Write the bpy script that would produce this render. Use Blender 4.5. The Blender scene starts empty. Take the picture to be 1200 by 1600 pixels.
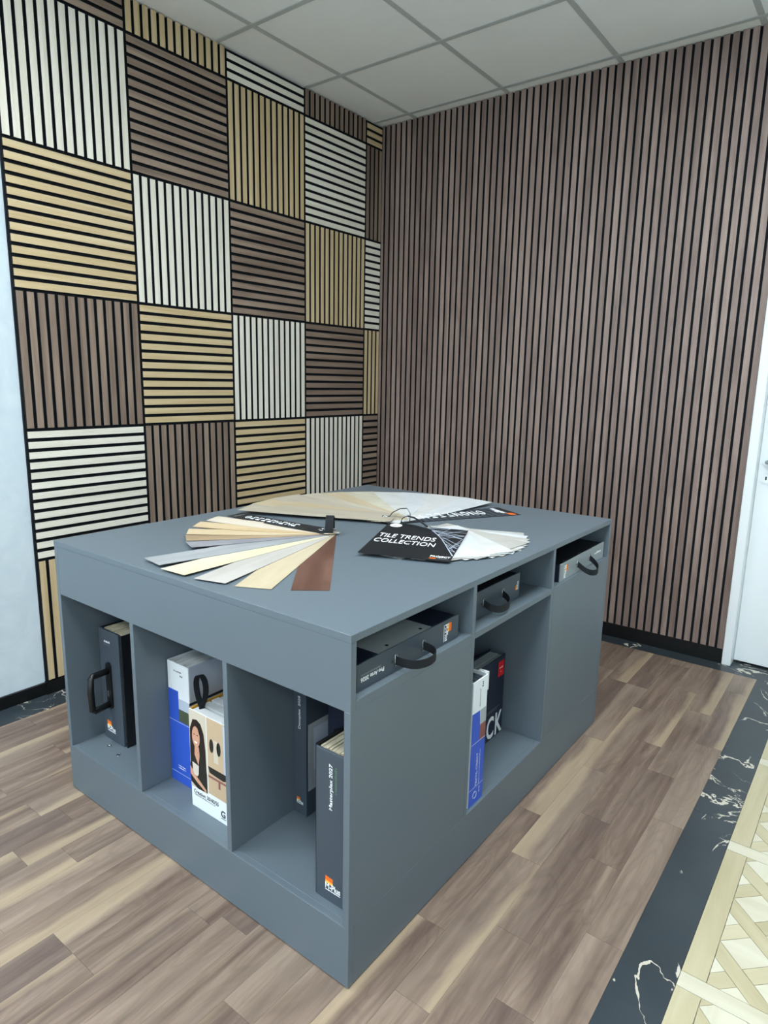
import bpy, bmesh, math, random
from mathutils import Vector, Matrix
random.seed(7)
scene = bpy.context.scene
col = scene.collection

# ------------------------------------------------------------------ camera
CAM = Vector((2.6847, -3.4391, 1.3315))
YAW, PITCH, ROLL, FPX = -0.6503, -0.1961, 0.0197, 1031.04
fw = Vector((math.sin(YAW)*math.cos(PITCH), math.cos(YAW)*math.cos(PITCH), math.sin(PITCH)))
rt = Vector((math.cos(YAW), -math.sin(YAW), 0))
up = rt.cross(fw)
rt, up = rt*math.cos(ROLL)+up*math.sin(ROLL), up*math.cos(ROLL)-rt*math.sin(ROLL)
cd = bpy.data.cameras.new('camera'); cam = bpy.data.objects.new('camera', cd); col.objects.link(cam)
cd.sensor_fit = 'HORIZONTAL'; cd.sensor_width = 36; cd.lens = 36*FPX/1200; cd.clip_start = .02
M = Matrix((rt, up, -fw)).transposed().to_4x4(); M.translation = CAM; cam.matrix_world = M
scene.camera = cam

# ------------------------------------------------------------------ light
world = bpy.data.worlds.new('world'); scene.world = world; world.use_nodes = True
bg = world.node_tree.nodes['Background']; bg.inputs[0].default_value = (.72, .88, 1.0, 1); bg.inputs[1].default_value = 2.0
LED_STRENGTH = 38
LEDS = [(2.332, -1.538), (2.332, -3.294), (.541, -3.294), (2.332, -5.05), (.541, -5.05), (4.72, -5.05)]  # panels out of view; last one added to bounce light up to the ceiling
scene.view_settings.view_transform = 'Standard'; scene.view_settings.look = 'None'
scene.view_settings.gamma = 1; scene.view_settings.use_curve_mapping = False
scene.view_settings.exposure = 0.12

# ------------------------------------------------------------------ helpers
def srgb(r, g, b):
    f = lambda c: (c/255/12.92) if c/255 <= .04045 else ((c/255+.055)/1.055)**2.4
    return (f(r), f(g), f(b), 1)

def new_mat(name, rough=.5, spec=.5):
    m = bpy.data.materials.new(name); m.use_nodes = True
    nt = m.node_tree; b = nt.nodes['Principled BSDF']
    b.inputs['Roughness'].default_value = rough
    b.inputs['Specular IOR Level'].default_value = spec
    return m, nt, b

def N(nt, t, **kw):
    n = nt.nodes.new(t)
    for k, v in kw.items(): setattr(n, k, v)
    return n

def ramp(nt, stops):
    r = N(nt, 'ShaderNodeValToRGB'); e = r.color_ramp.elements
    while len(e) < len(stops): e.new(.5)
    for el, (p, c) in zip(e, stops): el.position = p; el.color = c
    return r

def coords(nt, scale, rnd=True):
    tc = N(nt, 'ShaderNodeTexCoord'); mp = N(nt, 'ShaderNodeMapping'); mp.inputs['Scale'].default_value = scale
    if rnd:
        oi = N(nt, 'ShaderNodeObjectInfo'); ma = N(nt, 'ShaderNodeVectorMath', operation='SCALE')
        cb = N(nt, 'ShaderNodeCombineXYZ'); cb.inputs[0].default_value = 1.3; cb.inputs[1].default_value = .91; cb.inputs[2].default_value = .37
        nt.links.new(cb.outputs[0], ma.inputs[0])
        mu = N(nt, 'ShaderNodeMath', operation='MULTIPLY'); mu.inputs[1].default_value = 40
        nt.links.new(oi.outputs['Random'], mu.inputs[0]); nt.links.new(mu.outputs[0], ma.inputs['Scale'])
        ad = N(nt, 'ShaderNodeVectorMath', operation='ADD')
        nt.links.new(tc.outputs['Object'], ad.inputs[0]); nt.links.new(ma.outputs[0], ad.inputs[1])
        nt.links.new(ad.outputs[0], mp.inputs[0])
    else:
        nt.links.new(tc.outputs['Object'], mp.inputs[0])
    return mp.outputs[0], tc

def noise(nt, vec, scale, detail=4, rough=.55, dist=0):
    n = N(nt, 'ShaderNodeTexNoise'); n.inputs['Scale'].default_value = scale; n.inputs['Detail'].default_value = detail
    n.inputs['Roughness'].default_value = rough; n.inputs['Distortion'].default_value = dist
    nt.links.new(vec, n.inputs['Vector']); return n.outputs['Fac']

def mixc(nt, fac, a, b, mode='MIX'):
    m = N(nt, 'ShaderNodeMix', data_type='RGBA', blend_type=mode)
    for s, v in ((m.inputs[0], fac), (m.inputs[6], a), (m.inputs[7], b)):
        if isinstance(v, (int, float)): s.default_value = v
        elif isinstance(v, tuple): s.default_value = v
        else: nt.links.new(v, s)
    return m.outputs[2]

def maprange(nt, v, a, b, c=0, d=1):
    m = N(nt, 'ShaderNodeMapRange'); nt.links.new(v, m.inputs[0])
    for i, x in enumerate((a, b, c, d)): m.inputs[i+1].default_value = x
    return m.outputs[0]

def plain(name, rgb, rough=.5, spec=.5, metal=0, grain=0.04):
    m, nt, b = new_mat(name, rough, spec); b.inputs['Metallic'].default_value = metal
    v, _ = coords(nt, (1, 1, 1))
    n = noise(nt, v, 9, 3); c = srgb(*rgb)
    lo = tuple(x*(1-grain) for x in c[:3])+(1,); hi = tuple(min(1, x*(1+grain)) for x in c[:3])+(1,)
    nt.links.new(mixc(nt, n, lo, hi), b.inputs['Base Color']); return m

def wood(name, dark, mid, light, rough=.5, spec=.35, along=1.6, across=26, tone=.25, sap=None, figure=0, bump=.04):
    """veneer: grain runs along local X, every piece gets its own cut of it"""
    m, nt, b = new_mat(name, rough, spec)
    v, tc = coords(nt, (along, across, across))
    n1 = noise(nt, v, 1.0, 7, .6, .4)
    r = ramp(nt, [(.30, srgb(*dark)), (.5, srgb(*mid)), (.70, srgb(*light))]); nt.links.new(n1, r.inputs[0])
    c = r.outputs[0]
    v2, _ = coords(nt, (along*1.7, across*.28, across*.28))
    n2 = noise(nt, v2, 1.0, 3, .5, .8)
    if figure:
        w = N(nt, 'ShaderNodeTexWave', wave_type='RINGS', rings_direction='Z'); w.inputs['Scale'].default_value = 2.2
        w.inputs['Distortion'].default_value = 7; w.inputs['Detail'].default_value = 3; w.inputs['Detail Scale'].default_value = 1.4
        nt.links.new(v2, w.inputs['Vector'])
        c = mixc(nt, maprange(nt, w.outputs['Fac'], 0, 1, 0, figure), c, srgb(*dark), 'MIX')
    oi = N(nt, 'ShaderNodeObjectInfo')
    t = N(nt, 'ShaderNodeMath', operation='MULTIPLY_ADD'); nt.links.new(n2, t.inputs[0]); t.inputs[1].default_value = .9
    r2 = maprange(nt, oi.outputs['Random'], 0, 1, -.35, .45); nt.links.new(r2, t.inputs[2])
    c = mixc(nt, maprange(nt, t.outputs[0], .1, .9, tone, 0), c, srgb(*dark))
    c = mixc(nt, maprange(nt, t.outputs[0], .45, 1.1, 0, tone), c, srgb(*light))
    if sap:
        # pale sapwood stripe along one edge of some planks
        sx = N(nt, 'ShaderNodeSeparateXYZ'); nt.links.new(tc.outputs['Object'], sx.inputs[0])
        vs, _ = coords(nt, (1.6, 2, 2)); ns = noise(nt, vs, 1.0, 3, .5)
        a = N(nt, 'ShaderNodeMath', operation='MULTIPLY_ADD'); nt.links.new(ns, a.inputs[0]); a.inputs[1].default_value = .09; nt.links.new(sx.outputs[1], a.inputs[2])
        k = N(nt, 'ShaderNodeMath', operation='MULTIPLY_ADD'); nt.links.new(oi.outputs['Random'], k.inputs[0]); k.inputs[1].default_value = -.085; nt.links.new(a.outputs[0], k.inputs[2])
        f = N(nt, 'ShaderNodeMath', operation='MULTIPLY')
        nt.links.new(maprange(nt, k.outputs[0], .012, .028), f.inputs[0])
        nt.links.new(maprange(nt, n1, .25, .6, .45, .9), f.inputs[1])
        c = mixc(nt, f.outputs[0], c, srgb(*sap))
    nt.links.new(c, b.inputs['Base Color'])
    if bump:
        bp = N(nt, 'ShaderNodeBump'); bp.inputs['Strength'].default_value = bump; bp.inputs['Distance'].default_value = .002
        nt.links.new(n1, bp.inputs['Height']); nt.links.new(bp.outputs[0], b.inputs['Normal'])
    nt.links.new(maprange(nt, n1, .2, .8, rough-.06, rough+.08), b.inputs['Roughness'])
    return m

def marble(name, base, base2, vein, rough=.35, scale=1.0):
    m, nt, b = new_mat(name, rough, .4)
    v, _ = coords(nt, (scale, scale, scale))
    cloud = noise(nt, v, 5, 4); c = mixc(nt, cloud, srgb(*base), srgb(*base2))
    n = noise(nt, v, 3.2, 5, .55, 1.6); s = N(nt, 'ShaderNodeMath', operation='SUBTRACT'); nt.links.new(n, s.inputs[0]); s.inputs[1].default_value = .5
    a = N(nt, 'ShaderNodeMath', operation='ABSOLUTE'); nt.links.new(s.outputs[0], a.inputs[0])
    msk = noise(nt, v, 4.3, 2); wdt = maprange(nt, msk, .46, .66, 0, .022)
    d = N(nt, 'ShaderNodeMath', operation='SUBTRACT'); nt.links.new(wdt, d.inputs[0]); nt.links.new(a.outputs[0], d.inputs[1])
    c = mixc(nt, maprange(nt, d.outputs[0], 0, .003), c, srgb(*vein)); nt.links.new(c, b.inputs['Base Color']); return m

def stone(name, a, c, rough=.5):
    m, nt, b = new_mat(name, rough, .35); v, _ = coords(nt, (1, 1, 1))
    if name.startswith('stone_'): a, c = tuple(x*.9 for x in a), tuple(x*.9 for x in c)
    n = noise(nt, v, 7, 6, .6, 1.2); r = ramp(nt, [(.3, srgb(*a)), (.65, srgb(*c))]); nt.links.new(n, r.inputs[0])
    nt.links.new(r.outputs[0], b.inputs['Base Color']); return m

def floorboard(name):
    m, nt, b = new_mat(name, .4, .4)
    v, tc = coords(nt, (2.0, 30, 30)); n1 = noise(nt, v, 1.0, 8, .62, .3)
    r = ramp(nt, [(.28, srgb(88, 70, 61)), (.5, srgb(126, 107, 94)), (.72, srgb(156, 137, 120))]); nt.links.new(n1, r.inputs[0]); c = r.outputs[0]
    oi = N(nt, 'ShaderNodeObjectInfo')
    # cathedral figure: contour lines of a slow noise
    v2, _ = coords(nt, (2.2, 11, 11)); n2 = noise(nt, v2, 1.0, 1.5, .4, .5)
    k = N(nt, 'ShaderNodeMath', operation='MULTIPLY'); nt.links.new(n2, k.inputs[0]); k.inputs[1].default_value = 85
    sn = N(nt, 'ShaderNodeMath', operation='SINE'); nt.links.new(k.outputs[0], sn.inputs[0])
    c = mixc(nt, maprange(nt, sn.outputs[0], .2, 1, 0, .22), c, srgb(86, 70, 64))
    v3, _ = coords(nt, (1.6, 6, 6)); n3 = noise(nt, v3, 1.0, 3, .55, .6)
    t = N(nt, 'ShaderNodeMath', operation='ADD'); nt.links.new(n3, t.inputs[0]); nt.links.new(maprange(nt, oi.outputs['Random'], 0, 1, -.18, .18), t.inputs[1])
    c = mixc(nt, maprange(nt, t.outputs[0], .25, .5, .55, 0), c, srgb(98, 84, 80))
    c = mixc(nt, maprange(nt, t.outputs[0], .5, .78, 0, .5), c, srgb(166, 148, 132))
    # pale sapwood along one edge of some boards
    sx = N(nt, 'ShaderNodeSeparateXYZ'); nt.links.new(tc.outputs['Object'], sx.inputs[0])
    vs, _ = coords(nt, (2.4, 1.5, 1.5)); ns = noise(nt, vs, 1.0, 3, .5)
    a = N(nt, 'ShaderNodeMath', operation='MULTIPLY_ADD'); nt.links.new(ns, a.inputs[0]); a.inputs[1].default_value = .10; nt.links.new(sx.outputs[1], a.inputs[2])
    wn = N(nt, 'ShaderNodeTexWhiteNoise', noise_dimensions='1D'); nt.links.new(oi.outputs['Random'], wn.inputs['W'])
    q = N(nt, 'ShaderNodeMath', operation='SUBTRACT'); nt.links.new(a.outputs[0], q.inputs[0]); nt.links.new(maprange(nt, wn.outputs['Value'], 0, 1, .04, .125), q.inputs[1])
    f = N(nt, 'ShaderNodeMath', operation='MULTIPLY'); nt.links.new(maprange(nt, q.outputs[0], 0, .018), f.inputs[0]); nt.links.new(maprange(nt, n1, .25, .65, .45, .85), f.inputs[1])
    c = mixc(nt, f.outputs[0], c, srgb(176, 156, 130))
    nt.links.new(c, b.inputs['Base Color'])
    bp = N(nt, 'ShaderNodeBump'); bp.inputs['Strength'].default_value = .05; bp.inputs['Distance'].default_value = .002
    nt.links.new(n1, bp.inputs['Height']); nt.links.new(bp.outputs[0], b.inputs['Normal'])
    nt.links.new(maprange(nt, n1, .2, .8, .36, .5), b.inputs['Roughness'])
    return m

# ------------------------------------------------------------------ materials
M_ = {}
M_['white_slat'] = wood('white_ash', (220, 214, 199), (234, 229, 215), (242, 238, 226), tone=.15, across=40)
M_['oak_slat'] = wood('oak', (190, 166, 124), (208, 186, 146), (220, 202, 166), tone=.22, across=40)
M_['walnut_slat'] = wood('walnut', (108, 91, 80), (141, 122, 107), (170, 150, 132), tone=.5, across=34, rough=.45)
M_['brown_slat'] = wood('brown_walnut', (108, 91, 84), (138, 118, 110), (162, 142, 133), tone=.5, across=30, along=2.6, rough=.42, spec=.5)
M_['felt'] = plain('black_felt', (30, 33, 37), .9, .1)
M_['black_skirting'] = plain('black_skirting', (14, 16, 17), .45, .4)
M_['plaster'] = stone('painted_plaster', (199, 214, 223), (212, 225, 232), .85)
M_['ceiling_tile'] = plain('ceiling_tile', (246, 249, 250), .95, .1, grain=.02)
M_['rail'] = plain('ceiling_rail', (186, 191, 192), .6, .3)
M_['desk'] = plain('anthracite_laminate', (97, 109, 118), .42, .5, grain=.015)
M_['desk_edge'] = plain('anthracite_edge', (112, 121, 127), .4, .5, grain=.015)
M_['plank'] = floorboard('floor_walnut')
M_['marble'] = marble('black_marble', (40, 48, 54), (60, 69, 75), (206, 200, 184))
M_['parquet_a'] = wood('pale_parquet', (176, 165, 132), (192, 182, 150), (204, 196, 166), along=2, across=16, tone=.3, rough=.35)
M_['parquet_b'] = wood('cream_parquet', (198, 192, 168), (210, 205, 184), (218, 214, 196), along=2, across=16, tone=.25, rough=.35)
M_['white_paint'] = plain('white_lacquer', (234, 240, 243), .3, .5, grain=.01)
M_['steel'] = plain('steel', (200, 202, 204), .25, .5, 1)
M_['dark_case'] = plain('dark_grey_case', (66, 76, 86), .5, .4)
M_['black_case'] = plain('black_case', (24, 28, 33), .45, .4)
M_['navy'] = plain('navy_case', (28, 36, 56), .45, .4)
M_['grey_case'] = plain('light_grey_case', (136, 146, 150), .5, .4)
M_['black_plastic'] = plain('black_plastic', (16, 18, 20), .35, .5)
M_['webbing'] = plain('black_webbing', (30, 34, 38), .7, .2)
M_['pages'] = plain('cream_pages', (214, 204, 178), .8, .2, grain=.1)
M_['white_pages'] = plain('white_pages', (222, 226, 228), .8, .2, grain=.08)
M_['grey_pages'] = plain('grey_pages', (168, 176, 180), .8, .2, grain=.2)
M_['print_white'] = plain('white_ink', (240, 242, 244), .6, .2, grain=0)
M_['print_grey'] = plain('grey_ink', (120, 124, 128), .6, .2, grain=0)
M_['print_green'] = plain('green_ink', (92, 122, 96), .6, .2, grain=0)
M_['print_dark'] = plain('dark_ink', (30, 34, 42), .6, .2, grain=0)
M_['print_orange'] = plain('orange_ink', (236, 112, 40), .6, .2, grain=.05)
M_['print_yellow'] = plain('yellow_ink', (250, 190, 90), .6, .2, grain=.05)
M_['print_red'] = plain('red_ink', (206, 32, 38), .6, .2, grain=.03)
M_['blue_cover'] = plain('blue_cover', (48, 88, 196), .4, .4, grain=.02)
M_['white_cover'] = plain('white_cover', (232, 238, 242), .4, .4, grain=.02)
M_['sky_print'] = plain('sky_print', (184, 196, 212), .4, .4, grain=.1)
M_['plant_print'] = plain('plant_print', (84, 96, 74), .4, .4, grain=.6)
M_['beige_print'] = plain('beige_print', (196, 172, 142), .45, .3, grain=.1)
M_['room_print'] = plain('room_print', (206, 196, 178), .45, .3, grain=.08)
M_['skin_print'] = plain('skin_print', (206, 156, 130), .45, .3, grain=.06)
M_['hair_print'] = plain('hair_print', (36, 28, 26), .45, .3, grain=.2)
M_['cloth_print'] = plain('cloth_print', (34, 36, 32), .45, .3, grain=.2)
M_['cup_print'] = plain('cup_print', (214, 206, 194), .45, .3, grain=.05)
M_['brick_print'] = plain('brick_print', (140, 88, 82), .45, .3, grain=.4)
M_['mustard'] = plain('mustard_edge', (198, 150, 52), .5, .3)
m, nt, b = new_mat('led_diffuser'); b.inputs['Base Color'].default_value = (.9, .9, .9, 1)
b.inputs['Emission Color'].default_value = (.90, .97, 1, 1); b.inputs['Emission Strength'].default_value = LED_STRENGTH
M_['led'] = m

# ------------------------------------------------------------------ builders
cache = {}
def link(o, parent=None):
    col.objects.link(o)
    if parent is not None: o.parent = parent
    return o
def empty(name, loc=(0, 0, 0), rot=None):
    o = bpy.data.objects.new(name, None); o.location = loc; o.empty_display_size = .05
    if rot is not None: o.rotation_euler = rot
    return link(o)
def tag(o, label=None, cat=None, group=None, kind=None):
    if label: o['label'] = label
    if cat: o['category'] = cat
    if group: o['group'] = group
    if kind: o['kind'] = kind
    return o
def mesh_obj(name, me, mat, parent=None, loc=(0, 0, 0)):
    if mat is not None and not me.materials: me.materials.append(mat)
    o = bpy.data.objects.new(name, me); o.location = loc; return link(o, parent)
def box_mesh(name, dx, dy, dz, mat, bevel=0):
    key = (name, round(dx, 5), round(dy, 5), round(dz, 5), mat.name, bevel)
    if key in cache: return cache[key]
    bm = bmesh.new(); bmesh.ops.create_cube(bm, size=1)
    for v in bm.verts: v.co = Vector((v.co.x*dx, v.co.y*dy, v.co.z*dz))
    if bevel: bmesh.ops.bevel(bm, geom=bm.edges[:], offset=bevel, segments=1, affect='EDGES', profile=.5)
    me = bpy.data.meshes.new(name); bm.to_mesh(me); bm.free(); me.materials.append(mat); cache[key] = me; return me
def box(name, x0, x1, y0, y1, z0, z1, mat, parent=None, bevel=0):
    """axis-aligned box given in the parent's local space"""
    me = box_mesh(name, x1-x0, y1-y0, z1-z0, mat, bevel)
    return mesh_obj(name, me, None, parent, ((x0+x1)/2, (y0+y1)/2, (z0+z1)/2))
def axes(rx, ry, rz):
    return Matrix((Vector(rx), Vector(ry), Vector(rz))).transposed().to_euler()
def poly(name, pts, thick, mat, parent, origin, right, upv):
    """flat shape of 2-D points on the plane (right, up) at origin, raised by thick"""
    right = Vector(right).normalized(); upv = Vector(upv).normalized()
    bm = bmesh.new(); n = len(pts)
    lo = [bm.verts.new((x, y, 0)) for x, y in pts]; hi = [bm.verts.new((x, y, thick)) for x, y in pts]
    bm.faces.new(hi); bm.faces.new(lo[::-1])
    for i in range(n): bm.faces.new((lo[i], lo[(i+1) % n], hi[(i+1) % n], hi[i]))
    bmesh.ops.recalc_face_normals(bm, faces=bm.faces[:])
    me = bpy.data.meshes.new(name); bm.to_mesh(me); bm.free()
    o = mesh_obj(name, me, mat, parent, origin); o.rotation_euler = axes(right, upv, right.cross(upv)); return o
def rect(x0, x1, y0, y1): return [(x0, y0), (x1, y0), (x1, y1), (x0, y1)]
def ell(cx, cy, rx, ry, n=20, a0=0): return [(cx+rx*math.cos(a0+2*math.pi*i/n), cy+ry*math.sin(a0+2*math.pi*i/n)) for i in range(n)]
def text(name, s, w, h, mat, parent, origin, right, upv, thick=.0004, bold=0):
    """lettering fitted to a w x h box centred on origin"""
    cu = bpy.data.curves.new('t', 'FONT'); cu.body = s; cu.extrude = .01; cu.offset = bold; cu.resolution_u = 3
    o = bpy.data.objects.new('t', cu); col.objects.link(o)
    bpy.context.view_layer.update()
    me = bpy.data.meshes.new_from_object(o.evaluated_get(bpy.context.evaluated_depsgraph_get()))
    bpy.data.objects.remove(o); bpy.data.curves.remove(cu)
    xs = [v.co.x for v in me.vertices]; ys = [v.co.y for v in me.vertices]
    x0, x1, y0, y1 = min(xs), max(xs), min(ys), max(ys)
    for v in me.vertices:
        v.co = Vector(((v.co.x-(x0+x1)/2)*w/(x1-x0), (v.co.y-(y0+y1)/2)*h/(y1-y0), thick/2+v.co.z*thick/2/.01))
    me.name = name; me.materials.clear()
    right = Vector(right).normalized(); upv = Vector(upv).normalized()
    o = mesh_obj(name, me, mat, parent, origin); o.rotation_euler = axes(right, upv, right.cross(upv)); return o
def scribble(name, w, h, n, mat, parent, origin, right, upv, thick=.0004, seed=1):
    """a row of small unreadable strokes standing for fine print, one mesh"""
    rnd = random.Random(seed); bm = bmesh.new(); x = -w/2; step = w/n
    for i in range(n):
        sw = step*rnd.uniform(.45, .85); hh = h*rnd.choice((.6, .6, .75, 1)); y0 = -h/2
        vs = [bm.verts.new((x+a, y0+b, c)) for c in (0, thick) for a, b in ((0, 0), (sw, 0), (sw, hh), (0, hh))]
        bm.faces.new(vs[4:8])
        for k in range(4): bm.faces.new((vs[k], vs[(k+1) % 4], vs[4+(k+1) % 4], vs[4+k]))
        x += step
    me = bpy.data.meshes.new(name); bm.to_mesh(me); bm.free()
    right = Vector(right).normalized(); upv = Vector(upv).normalized()
    o = mesh_obj(name, me, mat, parent, origin); o.rotation_euler = axes(right, upv, right.cross(upv)); return o
def sweep(name, pts, w, t, side, mat, parent, closed=False):
    """flat band of width w (along side) and thickness t along a path"""
    bm = bmesh.new(); rings = []; side = Vector(side).normalized(); P = [Vector(p) for p in pts]; n = len(P)
    for i, p in enumerate(P):
        a = P[(i-1) % n] if (closed or i > 0) else P[i]; c = P[(i+1) % n] if (closed or i < n-1) else P[i]
        tg = (c-a).normalized(); nn = side.cross(tg).normalized()
        rings.append([bm.verts.new(p+side*sx*w/2+nn*sy*t/2) for sx, sy in ((-1, -1), (1, -1), (1, 1), (-1, 1))])
    for i in range(n if closed else n-1):
        A, B = rings[i], rings[(i+1) % n]
        for k in range(4): bm.faces.new((A[k], A[(k+1) % 4], B[(k+1) % 4], B[k]))
    if not closed: bm.faces.new(rings[0][::-1]); bm.faces.new(rings[-1])
    bmesh.ops.recalc_face_normals(bm, faces=bm.faces[:])
    me = bpy.data.meshes.new(name); bm.to_mesh(me); bm.free()
    for p in me.polygons: p.use_smooth = True
    o = mesh_obj(name, me, mat, parent)
    es = o.modifiers.new('edges', 'EDGE_SPLIT'); es.split_angle = .7
    return o
def tube(name, pts, r, mat, parent, closed=False, seg=8):
    bm = bmesh.new(); P = [Vector(p) for p in pts]; n = len(P); rings = []
    for i, p in enumerate(P):
        a = P[(i-1) % n] if (closed or i > 0) else P[i]; c = P[(i+1) % n] if (closed or i < n-1) else P[i]
        tg = (c-a).normalized(); ref = Vector((0, 0, 1)) if abs(tg.z) < .9 else Vector((1, 0, 0))
        u = tg.cross(ref).normalized(); v = tg.cross(u)
        rings.append([bm.verts.new(p+u*r*math.cos(2*math.pi*k/seg)+v*r*math.sin(2*math.pi*k/seg)) for k in range(seg)])
    for i in range(n if closed else n-1):
        A, B = rings[i], rings[(i+1) % n]
        for k in range(seg): bm.faces.new((A[k], A[(k+1) % seg], B[(k+1) % seg], B[k]))
    if not closed: bm.faces.new(rings[0]); bm.faces.new(rings[-1][::-1])
    bmesh.ops.recalc_face_normals(bm, faces=bm.faces[:])
    me = bpy.data.meshes.new(name); bm.to_mesh(me); bm.free()
    for p in me.polygons: p.use_smooth = True
    return mesh_obj(name, me, mat, parent)
def arc(p0, p1, bulge, n=14, power=.5):
    """points from p0 to p1 pushed out along bulge like a loop"""
    p0, p1, bulge = Vector(p0), Vector(p1), Vector(bulge); out = []
    for i in range(n+1):
        t = i/n; a = math.pi*t; s = .5-.5*math.cos(a)
        out.append(p0.lerp(p1, s)+bulge*(math.sin(a)**power if 0 < t < 1 else 0))
    return out
X, Y, Z = Vector((1, 0, 0)), Vector((0, 1, 0)), Vector((0, 0, 1))

# ------------------------------------------------------------------ room shell
H = 2.8364
BACKX = 2.1713
RX, RY = 6.4, -7.4
floor = tag(box('floor', -.3, RX+.2, RY, .3, -.15, -.01, M_['felt']), kind='structure')
tag(box('wall_left', -.22, -.021, RY, .2, -.15, H+.1, M_['plaster']), kind='structure')
wb = tag(empty('wall_back', (0, 0, 0)), kind='structure')
box('wall_section', -.021, 2.19, .021, .2, -.01, H+.1, M_['plaster'], wb)
box('wall_section', 3.16, RX, .0, .2, -.01, H+.1, M_['plaster'], wb)
box('wall_section', 2.19, 3.16, .0, .2, 2.14, H+.1, M_['plaster'], wb)
tag(box('wall_right', RX, RX+.2, RY, .2, -.15, H+.1, M_['plaster']), kind='structure')

# floor planks: 24 rows running away from the camera
FX0, PW, PL = .122, .0925, .565
ends = {19: -1.655, 20: -1.862, 21: -1.56, 22: -1.74, 23: -2.005, 6: -2.632, 7: -2.58, 8: -2.755, 14: -2.57, 15: -2.535, 18: -2.22}
def plank_rows():
    for k in range(24):
        xa, xb = FX0+k*PW, FX0+(k+1)*PW
        y = ends.get(k, -2.2-random.random()*PL)
        while y < -.094: y += PL
        while y > -4.7:
            ya, yb = max(y-PL, -4.7), min(y, -.094)
            if yb-ya > .02:
                me = box_mesh('plank', yb-ya-.0006, PW-.0005, .01, M_['plank'])
                o = mesh_obj('plank', me, None, floor, ((xa+xb)/2, (ya+yb)/2, -.005))
                o.location -= floor.location
                o.rotation_euler = (0, 0, math.pi/2 if random.random() < .5 else -math.pi/2)
            y -= PL
plank_rows()
def fbox(name, x0, x1, y0, y1, z0, z1, mat):
    o = box(name, x0, x1, y0, y1, z0, z1, mat, floor); o.location -= floor.location; return o
# black marble border strips
y = 0.0
fbox('marble_tile', -.021, 1.24, -.094, .3, -.01, 0, M_['marble'])
fbox('marble_tile', 1.2405, RX, -.094, .3, -.01, 0, M_['marble'])
for i in range(4):
    fbox('marble_tile', -.021, FX0-.0005, -.0945-1.22*(i+1), -.0945-1.22*i-.0005, -.01, 0, M_['marble'])
    fbox('marble_tile', 2.3425, 2.4635, -.0945-1.22*(i+1), -.0945-1.22*i-.0005, -.01, 0, M_['marble'])
# pale panel parquet right of the border
def clip(pts, x0, x1, y0, y1):
    for ax, lim, sg in ((0, x0, 1), (0, x1, -1), (1, y0, 1), (1, y1, -1)):
        out = []
        for i in range(len(pts)):
            a, b_ = pts[i], pts[(i+1) % len(pts)]
            da, db = sg*(a[ax]-lim), sg*(b_[ax]-lim)
            if da >= 0: out.append(a)
            if da*db < 0:
                t = da/(da-db); out.append((a[0]+t*(b_[0]-a[0]), a[1]+t*(b_[1]-a[1])))
        pts = out
        if len(pts) < 3: return []
    return pts
def area(p): return abs(sum(p[i][0]*p[(i+1) % len(p)][1]-p[(i+1) % len(p)][0]*p[i][1] for i in range(len(p))))/2
def piece(par, pts, mat, ang):
    cx = sum(p[0] for p in pts)/len(pts); cy = sum(p[1] for p in pts)/len(pts); ca, sa = math.cos(-ang), math.sin(-ang)
    loc = [((x-cx)*ca-(y-cy)*sa, (x-cx)*sa+(y-cy)*ca) for x, y in pts]
    sh = [(x*(1-.0008/max(.02, abs(x)+1e-6)), y*(1-.0008/max(.02, abs(y)+1e-6))) for x, y in loc]
    d = Vector((math.cos(ang), math.sin(ang), 0))
    return poly('parquet_piece', sh, .01, mat, par, Vector((cx, cy, -.01))-par.location-floor.location, d, Z.cross(d))
SW, SQ = .042, .081; PER = SW+SQ; r2 = math.sqrt(2)/2
for mrow in range(5):
    ytop = -.266-.5685*mrow if mrow else -.094
    y1b = -.266-.5685*mrow; y0b = y1b-.5685
    par = empty('parquet_module', (2.4635-floor.location.x, y0b-floor.location.y, -floor.location.z)); par.parent = floor
    par_w = Vector((2.4635, y0b, 0)); par.location = par_w-floor.location
    class W:  # world offset of the module
        pass
    xa, xb, ya, yb = 2.4638, 2.518, y0b, y1b-.048
    piece(par, rect(xa, xb, ya, yb), M_['parquet_a'], math.pi/2)
    piece(par, rect(xa, 3.04, yb, y1b), M_['parquet_b'], 0)
    ix0, ix1, iy0, iy1 = 2.518, 3.04, ya, yb
    ox, oy = 2.518-2*SW*r2, y0b+.148       # a lattice crossing sits on the inner band edge
    for i in range(-5, 7):
        u0 = i*PER
        # strips running down-right, unbroken
        P = []
        for u, v in ((u0, -1), (u0+SW, -1), (u0+SW, 1), (u0, 1)): P.append((ox+(u+v)*r2, oy+(u-v)*r2))
        q = clip(P, ix0, ix1, iy0, iy1)
        if q and area(q) > 2e-5: piece(par, q, M_['parquet_a'], -math.pi/4)
        for j in range(-5, 7):
            v0 = j*PER
            for va, vb, mt, an in ((v0, v0+SW, 'parquet_a', math.pi/4), (v0+SW, v0+PER, 'parquet_b', random.choice((0, math.pi/2)))):
                P = [(ox+(u+v)*r2, oy+(u-v)*r2) for u, v in ((u0+SW, va), (u0+PER, va), (u0+PER, vb), (u0+SW, vb))]
                q = clip(P, ix0, ix1, iy0, iy1)
                if q and area(q) > 2e-5: piece(par, q, M_[mt], an)
fbox('parquet_border', 2.4638, 3.04, -.266, -.0945, -.01, 0, M_['parquet_a'])
fbox('parquet_field', 3.0405, RX, -5, -.0945, -.01, 0, M_['parquet_a'])
fbox('parquet_field', 2.4638, 3.04, -5, -.266-.5685*5, -.01, 0, M_['parquet_a'])
fbox('plank_field', -.021, 2.463, -7.3, -4.976, -.01, 0, M_['parquet_a'])

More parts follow.
